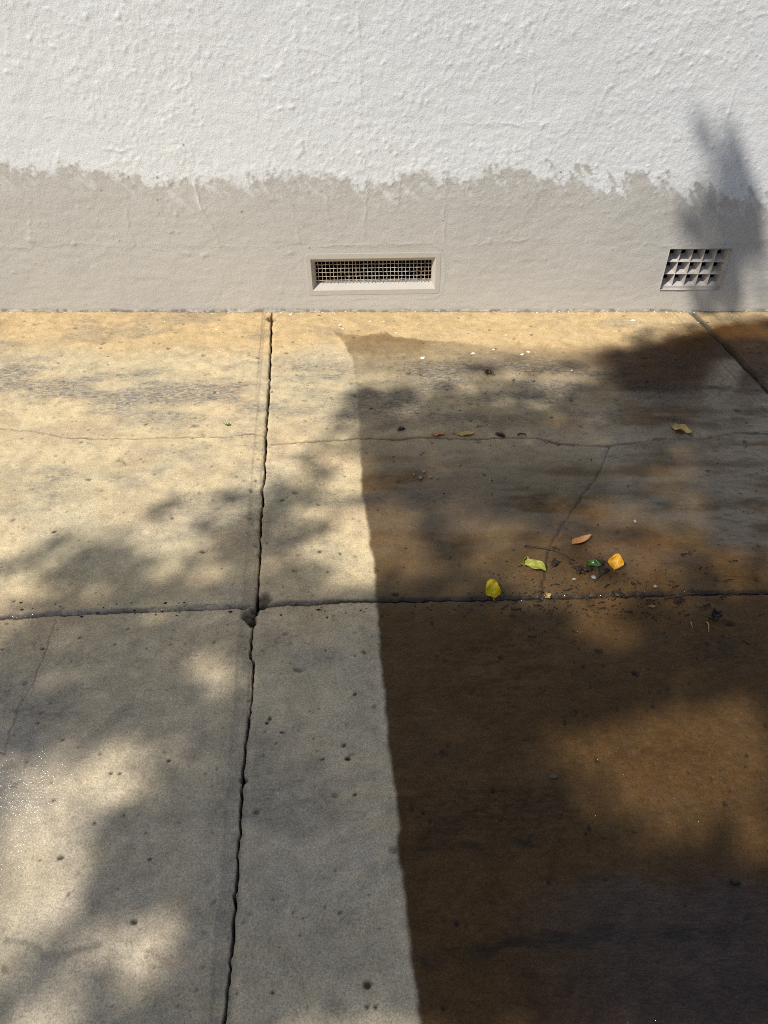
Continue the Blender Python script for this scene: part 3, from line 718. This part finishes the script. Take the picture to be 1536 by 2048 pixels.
# ------------------------------------------------------------------ twigs, pods and grit
def stick(label, pts_px, r, mat=None, name='twig', cat='twig', group=None, arch=.004, fork=None):
    P = gp(*pts_px); z = [ground_z(*p) for p in P]
    rr = random.Random(int(pts_px[0][0]*7+pts_px[0][1]))
    dense = jagged(P, .009, .0008, rr.randrange(999))
    n = len(dense); base = dense[0]
    pts = []
    for k, (a, b) in enumerate(dense):
        u = k/max(1, n-1); pts.append((a-base[0], b-base[1], ground_z(a, b)+r*.85+arch*math.sin(math.pi*u)-.0))
    rad = [r*(1.0-.45*k/max(1, n-1))*(1+.18*rr.random()) for k in range(n)]
    tv, tf = tube(pts, rad, 7)
    o = mesh_obj(name, tv, tf, mat or M_TWIG); o.location = (base[0], base[1], 0)
    if fork:
        k = int(n*fork[0]); q = Vector(pts[k]); e = q+Vector((fork[1], fork[2], .002))
        fv, ff = tube([q, (q+e)/2+Vector((.001, 0, .001)), e], [r*.6, r*.5, r*.3], 6); mesh_obj('side_shoot', fv, ff, mat or M_TWIG, o)
    tag(o, label, cat, group); return o
stick('long thin dark twig crossing the diagonal crack', [(1050, 1092), (1075, 1098), (1102, 1102), (1125, 1110), (1150, 1122)], .0025, arch=.004, fork=(.5, .012, .010))
stick('short dark twig below the round amber leaf', [(1189, 1163), (1203, 1152), (1218, 1141)], .0017)
stick('bent dark twig lying in the cross joint at right', [(1330, 1198), (1372, 1194), (1408, 1188), (1416, 1186)], .0024, fork=(.7, -.012, .02))
stick('thin twig along the joint near the right edge', [(1440, 1194), (1480, 1186), (1536, 1186)], .0018)
stick('pale straw bit below the black shrivelled leaf', [(1412, 1245), (1416, 1254), (1417, 1266)], .0016, M_STRAW, 'straw', 'straw')
stick('tiny pale straw bit left of the black shrivelled leaf', [(1382, 1246), (1384, 1257)], .0013, M_STRAW, 'straw', 'straw')
stick('straight black stick on the purple wet patch', [(1462, 1766), (1480, 1767)], .0034, M_CRUMB)
stick('small brown twig by the orange leaf on the crack', [(1033, 872), (1052, 871)], .0028)
stick('brown stem beside the round amber leaf', [(1240, 1121), (1252, 1128)], .0015)
stick('forked dark stem left of the black litter', [(1103, 1094), (1120, 1101)], .0015)
rt_ = random.Random(12); grp = 'dark twig fragments round the cross joint'
spots = []
while len(spots) < 46:
    a = rt_.random()
    px = rt_.gauss(1190, 105); py = 1200+abs(rt_.gauss(0, 16))*(1 if a < .45 else -1.5)
    if a > .8: px, py = rt_.uniform(960, 1530), rt_.uniform(1060, 1290)
    if 955 < px < 1530: spots.append((px, py))
for px, py in spots:
    L = rt_.uniform(6, 22); an = rt_.gauss(0, .5)
    stick('thin dark twig fragment in the wet litter round the cross joint', [(px, py), (px+L*.5*math.cos(an), py+L*.5*math.sin(an)*.6+rt_.gauss(0, 1)), (px+L*math.cos(an), py+L*math.sin(an)*.6)],
          rt_.uniform(.0010, .0022), M_CRUMB if rt_.random() < .7 else M_TWIG, 'twig', 'twig', grp, arch=rt_.uniform(.0005, .003))
def lump(label, px, py, size_px, mat, name, cat, group=None, flat=.6, seed=0, asp=1.3):
    x, y = map(float, on_ground(px, py)); s = size_px/px_per_m(px, py)/2; r = random.Random(seed+int(px*3+py))
    V = []; nr, nsg = 5, 8
    for i in range(nr+1):
        th = math.pi*i/nr
        for j in range(nsg):
            k = 1+r.uniform(-.38, .38); an = 2*math.pi*j/nsg
            V.append((s*asp*k*math.sin(th)*math.cos(an), s*k*math.sin(th)*math.sin(an), s*flat*math.cos(th)*(1+r.uniform(-.2, .2) if 0 < i < nr else 1)))
    Fq = [(i*nsg+j, i*nsg+(j+1) % nsg, (i+1)*nsg+(j+1) % nsg, (i+1)*nsg+j) for i in range(nr) for j in range(nsg)]
    o = mesh_obj(name, V, [q[::-1] for q in Fq], mat, None, True)
    o.location = (x, y, .01); o.rotation_euler = (0, 0, r.random()*3); settle(o, x, y, -.0006*min(1, s/.004)); tag(o, label, cat, group); return o
for px, py, s, lab in ((1157, 1141, 13, 'leftmost glossy black seed pod in the litter'), (1174, 1140, 15, 'middle glossy black seed pod by the dark green leaf'), (1202, 1126, 13, 'upper black seed pod left of the round amber leaf'),
                       (1205, 1138, 14, 'lower black seed pod left of the round amber leaf'), (1110, 1128, 14, 'dark seed pod right of the lime green leaf'), (1236, 1188, 15, 'black clump of debris sitting in the cross joint'),
                       (1355, 1203, 12, 'black crumpled debris just below the cross joint'), (802, 860, 10, 'dark crumb of debris above the long crack'), (1000, 871, 11, 'black crumb beside the olive leaf on the crack')):
    o = lump(lab, px, py, s, M_CRUMB, 'seed_pod' if 'pod' in lab else 'debris_clump', 'seed pod' if 'pod' in lab else 'debris', seed=2, flat=.45, asp=1.7)
    x, y, zz = o.location; rr = random.Random(int(px))
    for k in range(6):
        an = rr.uniform(0, 6.28); l = s/px_per_m(px, py)*rr.uniform(.7, 1.3)
        tv, tf = tube([(0, 0, 0), (l*.5*math.cos(an), l*.5*math.sin(an), l*.2), (l*math.cos(an), l*math.sin(an), 0)], [.0011, .0009, .0005], 5); mesh_obj('spike', tv, tf, M_CRUMB, o)
lump('pale grey chip among the black seed pods', 1188, 1155, 9, M_STONE, 'stone_chip', 'stone', flat=.4)
lump('pale stone chip left of the short dark twig', 1149, 1158, 7, M_STONE, 'stone_chip', 'stone', flat=.4)
for px, py, s in ((846, 717, 8), (1045, 708, 7), (946, 707, 6), (987, 699, 5), (793, 666, 5), (681, 650, 5), (686, 658, 5), (740, 643, 5), (768, 644, 5), (1266, 641, 8), (1057, 703, 6), (1144, 739, 4), (582, 628, 6), (434, 658, 5), (329, 643, 4), (303, 660, 3), (440, 703, 3), (1396, 646, 4), (1012, 670, 4)):
    lump('tiny white petal fleck on the ochre strip near the wall', px, py, s, M_PETAL, 'petal', 'petal', 'white flecks along the foot of the wall', flat=.18, asp=1.4)
for px, py, s in ((848, 945, 8), (828, 950, 5), (841, 957, 8), (861, 955, 6), (876, 957, 4), (787, 913, 5), (868, 935, 4), (920, 930, 4), (846, 906, 4), (1025, 760, 7), (1066, 762, 6), (1270, 1044, 7), (1310, 1175, 8)):
    lump('small grey grit pebble on the wet slab', px, py, s, M_STONE, 'pebble', 'pebble', 'grit pebbles on the wet slab', flat=.7, asp=1.1)
# crumbs too small to count
rc = np.random.RandomState(9); parts = []
for k in range(520):
    if k < 340:
        px = rc.normal(1190, 120); py = 1195 + rc.normal(0, 26) - (rc.rand() < .35)*rc.uniform(10, 80)
    elif k < 420: px, py = rc.uniform(780, 1530), rc.uniform(660, 1330)
    else: px, py = rc.uniform(0, 1530), 1204 + 30*(1-rc.uniform(0, 1530)/1530) + rc.normal(0, 4)
    if not (0 < px < 1535): continue
    x, y = map(float, on_ground(px, py)); s = rc.uniform(.0010, .0036); z = ground_z(x, y)
    an = rc.rand()*6.28; ca, sa = math.cos(an)*s*rc.uniform(1, 2.2), math.sin(an)*s
    parts.append(([(x-ca, y-sa, z-.0003), (x+sa, y-ca*.6, z-.0003), (x+ca, y+sa, z-.0003), (x-sa, y+ca*.6, z-.0003), (x, y, z+s*.9)], [(0, 1, 4), (1, 2, 4), (2, 3, 4), (3, 0, 4)]))
flk = []
for k in range(240):
    x = rc.uniform(-1.7, 1.75); y = WALL_Y - abs(rc.normal(.006, .006)) - .001; s = rc.uniform(.0008, .003)
    if vnoise(np.array(x*6.), np.array(0.), 5) < .4 and rc.rand() < .7: continue
    z = ground_z(x, min(y, WALL_Y-.002)); a = rc.uniform(1, 2.2)*s
    flk.append(([(x-a, y, z-.0003), (x, y-s, z-.0003), (x+a, y+s*.3, z-.0003), (x, y+s, z-.0003), (x, y, z+s*rc.uniform(.4, 1.1))], [(0, 1, 4), (1, 2, 4), (2, 3, 4), (3, 0, 4)]))
fv, ff = join(flk); o = mesh_obj('paint_flakes', fv, ff, M_PETAL, None, False)
tag(o, 'pale flakes of paint and grit along the foot of the wall', 'flakes', kind='stuff')
cv, cf = join(parts); o = mesh_obj('debris_crumbs', cv, cf, M_CRUMB, None, False)
tag(o, 'fine dark crumbs of leaf litter scattered round the cross joint', 'debris', kind='stuff')

# ------------------------------------------------------------------ the tree behind the viewer, whose crown dapples the light
ROWS = [640, 690, 750, 800, 850, 920, 980, 1040, 1090, 1150, 1200, 1270, 1330, 1400, 1460, 1520, 1590, 1650, 1710, 1780, 1850, 1920, 1990, 2048]
SH = """0000000000000111 0000000003131675 0000000213524997 0000001646656968 0000002656655757 0000014487877538 0001344376665439 0004364155544349
3652674044422235 3775476264224445 2677677665442556 7777578888860788 7766468888886888 7777668899986654 7756678899731111 3415688899951110
1136788899983111 1597888899996322 1367888689998655 3477887579999887 4313888689999999 4215888789999999 4447886689999999 5556777689999999""".split()
SHM = np.array([[int(c) for c in r] for r in SH], float)/9.0
def shade_at(px, py):
    fx = np.clip((px-48)/96, 0, 14.999); i = int(fx); fx -= i
    j = min(max(np.searchsorted(ROWS, py)-1, 0), len(ROWS)-2); fy = min(max((py-ROWS[j])/(ROWS[j+1]-ROWS[j]), 0), 1)
    return (SHM[j, i]*(1-fx)+SHM[j, i+1]*fx)*(1-fy) + (SHM[j+1, i]*(1-fx)+SHM[j+1, i+1]*fx)*fy
# soft shapes of shade on the wall (centre, radii, strength)
WSH = [((1476, 433), (30, 60), .97), ((1468, 360), (22, 42), .75), ((1464, 318), (20, 32), .35), ((1405, 295), (26, 36), .28), ((1392, 420), (28, 50), .5), ((1432, 420), (24, 50), .4),
       ((1386, 465), (18, 30), .6), ((1487, 500), (24, 18), .85), ((1450, 562), (19, 48), .95), ((1436, 600), (28, 24), .95), ((1405, 615), (24, 11), .85), ((1388, 580), (16, 24), .5),
       ((1284, 560), (18, 34), .33), ((1292, 602), (24, 22), .40), ((1522, 556), (16, 30), .42), ((1350, 617), (50, 8), .4)]
rng = np.random.RandomState(17)
LV, LF = [], []
def add_leaf(P):
    L = rng.uniform(.08, .13); W = L*rng.uniform(.42, .55)
    nrm = Vector((rng.normal(0, .5), rng.normal(0, .5), 1)) + SUN*.5; nrm.normalize()
    a = rng.rand()*6.283; u = nrm.orthogonal().normalized(); u = (u*math.cos(a) + nrm.cross(u)*math.sin(a)); w = nrm.cross(u)
    o = len(LV); c = .16*W
    for du, dw, dn in ((-.5, 0, 0), (-.18, -.5, 1), (.2, -.42, 1), (.5, 0, 0), (.2, .42, 1), (-.18, .5, 1)):
        LV.append(P + u*(du*L) + w*(dw*W) + nrm*(dn*c))
    LF.append((o, o+1, o+2, o+3)); LF.append((o, o+3, o+4, o+5))
A_LEAF = .105*.051*.62*.72
def dist_along(): return rng.uniform(5.5, 8.2)
cell = .05
for gx in np.arange(-2.3, 2.4, cell):
    for gy in np.arange(-.9, WALL_Y, cell):
        cx, cy = gx+cell/2, gy+cell/2
        inside = False
        if cy > .15:
            px, py = to_px(cx, cy); inside = -30 < px < 1566 and py < 2080
        if inside: s = shade_at(px, py)
        else: s = float(np.clip(1.9*(vnoise(np.array(cx*3.1), np.array(cy*3.1), 77)-.28), 0, .9))
        s = .985*sst(.09, .80, s)*(.30+.70*min(1, s*1.5))
        lai = -math.log(1-s)*1.25
        n = rng.poisson(lai*cell*cell*SUN.z/A_LEAF)
        for _ in range(n):
            add_leaf(Vector((gx+rng.rand()*cell, gy+rng.rand()*cell, 0)) + SUN*dist_along())
sw = -SUN.y
for (cx, cy), (rx, ry), k in WSH:
    n = rng.poisson(-math.log(1-k)*2.6*math.pi*rx*ry/513.0**2*sw/A_LEAF)
    for _ in range(n):
        while True:
            u, v = rng.uniform(-1, 1, 2)
            if u*u+v*v < 1: break
        x, z = map(float, on_wall(cx+u*rx, cy+v*ry))
        add_leaf(Vector((x, WALL_Y, z)) + SUN*(rng.uniform(4.8, 6.2) if k > .7 else rng.uniform(6.5, 8.5)))
tree = empty('shade_tree', (-6.4, -5.6, -.13))
tag(tree, 'leafy tree behind the viewer casting the dappled shade', 'tree')
off = Vector((-6.4, -5.6, -.13))
cr = mesh_obj('crown', [v-off for v in LV], LF, M_GREEN, tree, False); tag(cr, kind='stuff')
tp = [(-6.4, -5.6, -.13), (-6.36, -5.55, .9), (-6.25, -5.4, 1.9), (-6.1, -5.1, 3.0), (-5.95, -4.8, 3.9)]
tv, tf = tube([Vector(p)-off for p in tp], [.16, .13, .115, .10, .085], 12); mesh_obj('trunk', tv, tf, M_BARK, tree)
fork = Vector((-5.95, -4.8, 3.9))
for tx, ty_, t, r in ((-.9, .3, 8.2, .04), (.5, .6, 8.4, .045), (.9, 1.4, 8.3, .04), (-.5, .9, 7.9, .03), (1.25, 2.3, 8.2, .035), (.2, -.5, 8.0, .04)):
    e = Vector((tx, ty_, 0)) + SUN*t; mid = (fork+e)/2 + Vector((rng.normal(0, .12), rng.normal(0, .12), .25))
    pts = [((1-s)**2)*fork + 2*s*(1-s)*mid + s*s*e for s in np.linspace(0, 1, 9)]
    tv, tf = tube([p-off for p in pts], list(np.linspace(r, .006, 9)), 8); mesh_obj('branch', tv, tf, M_BARK, tree)
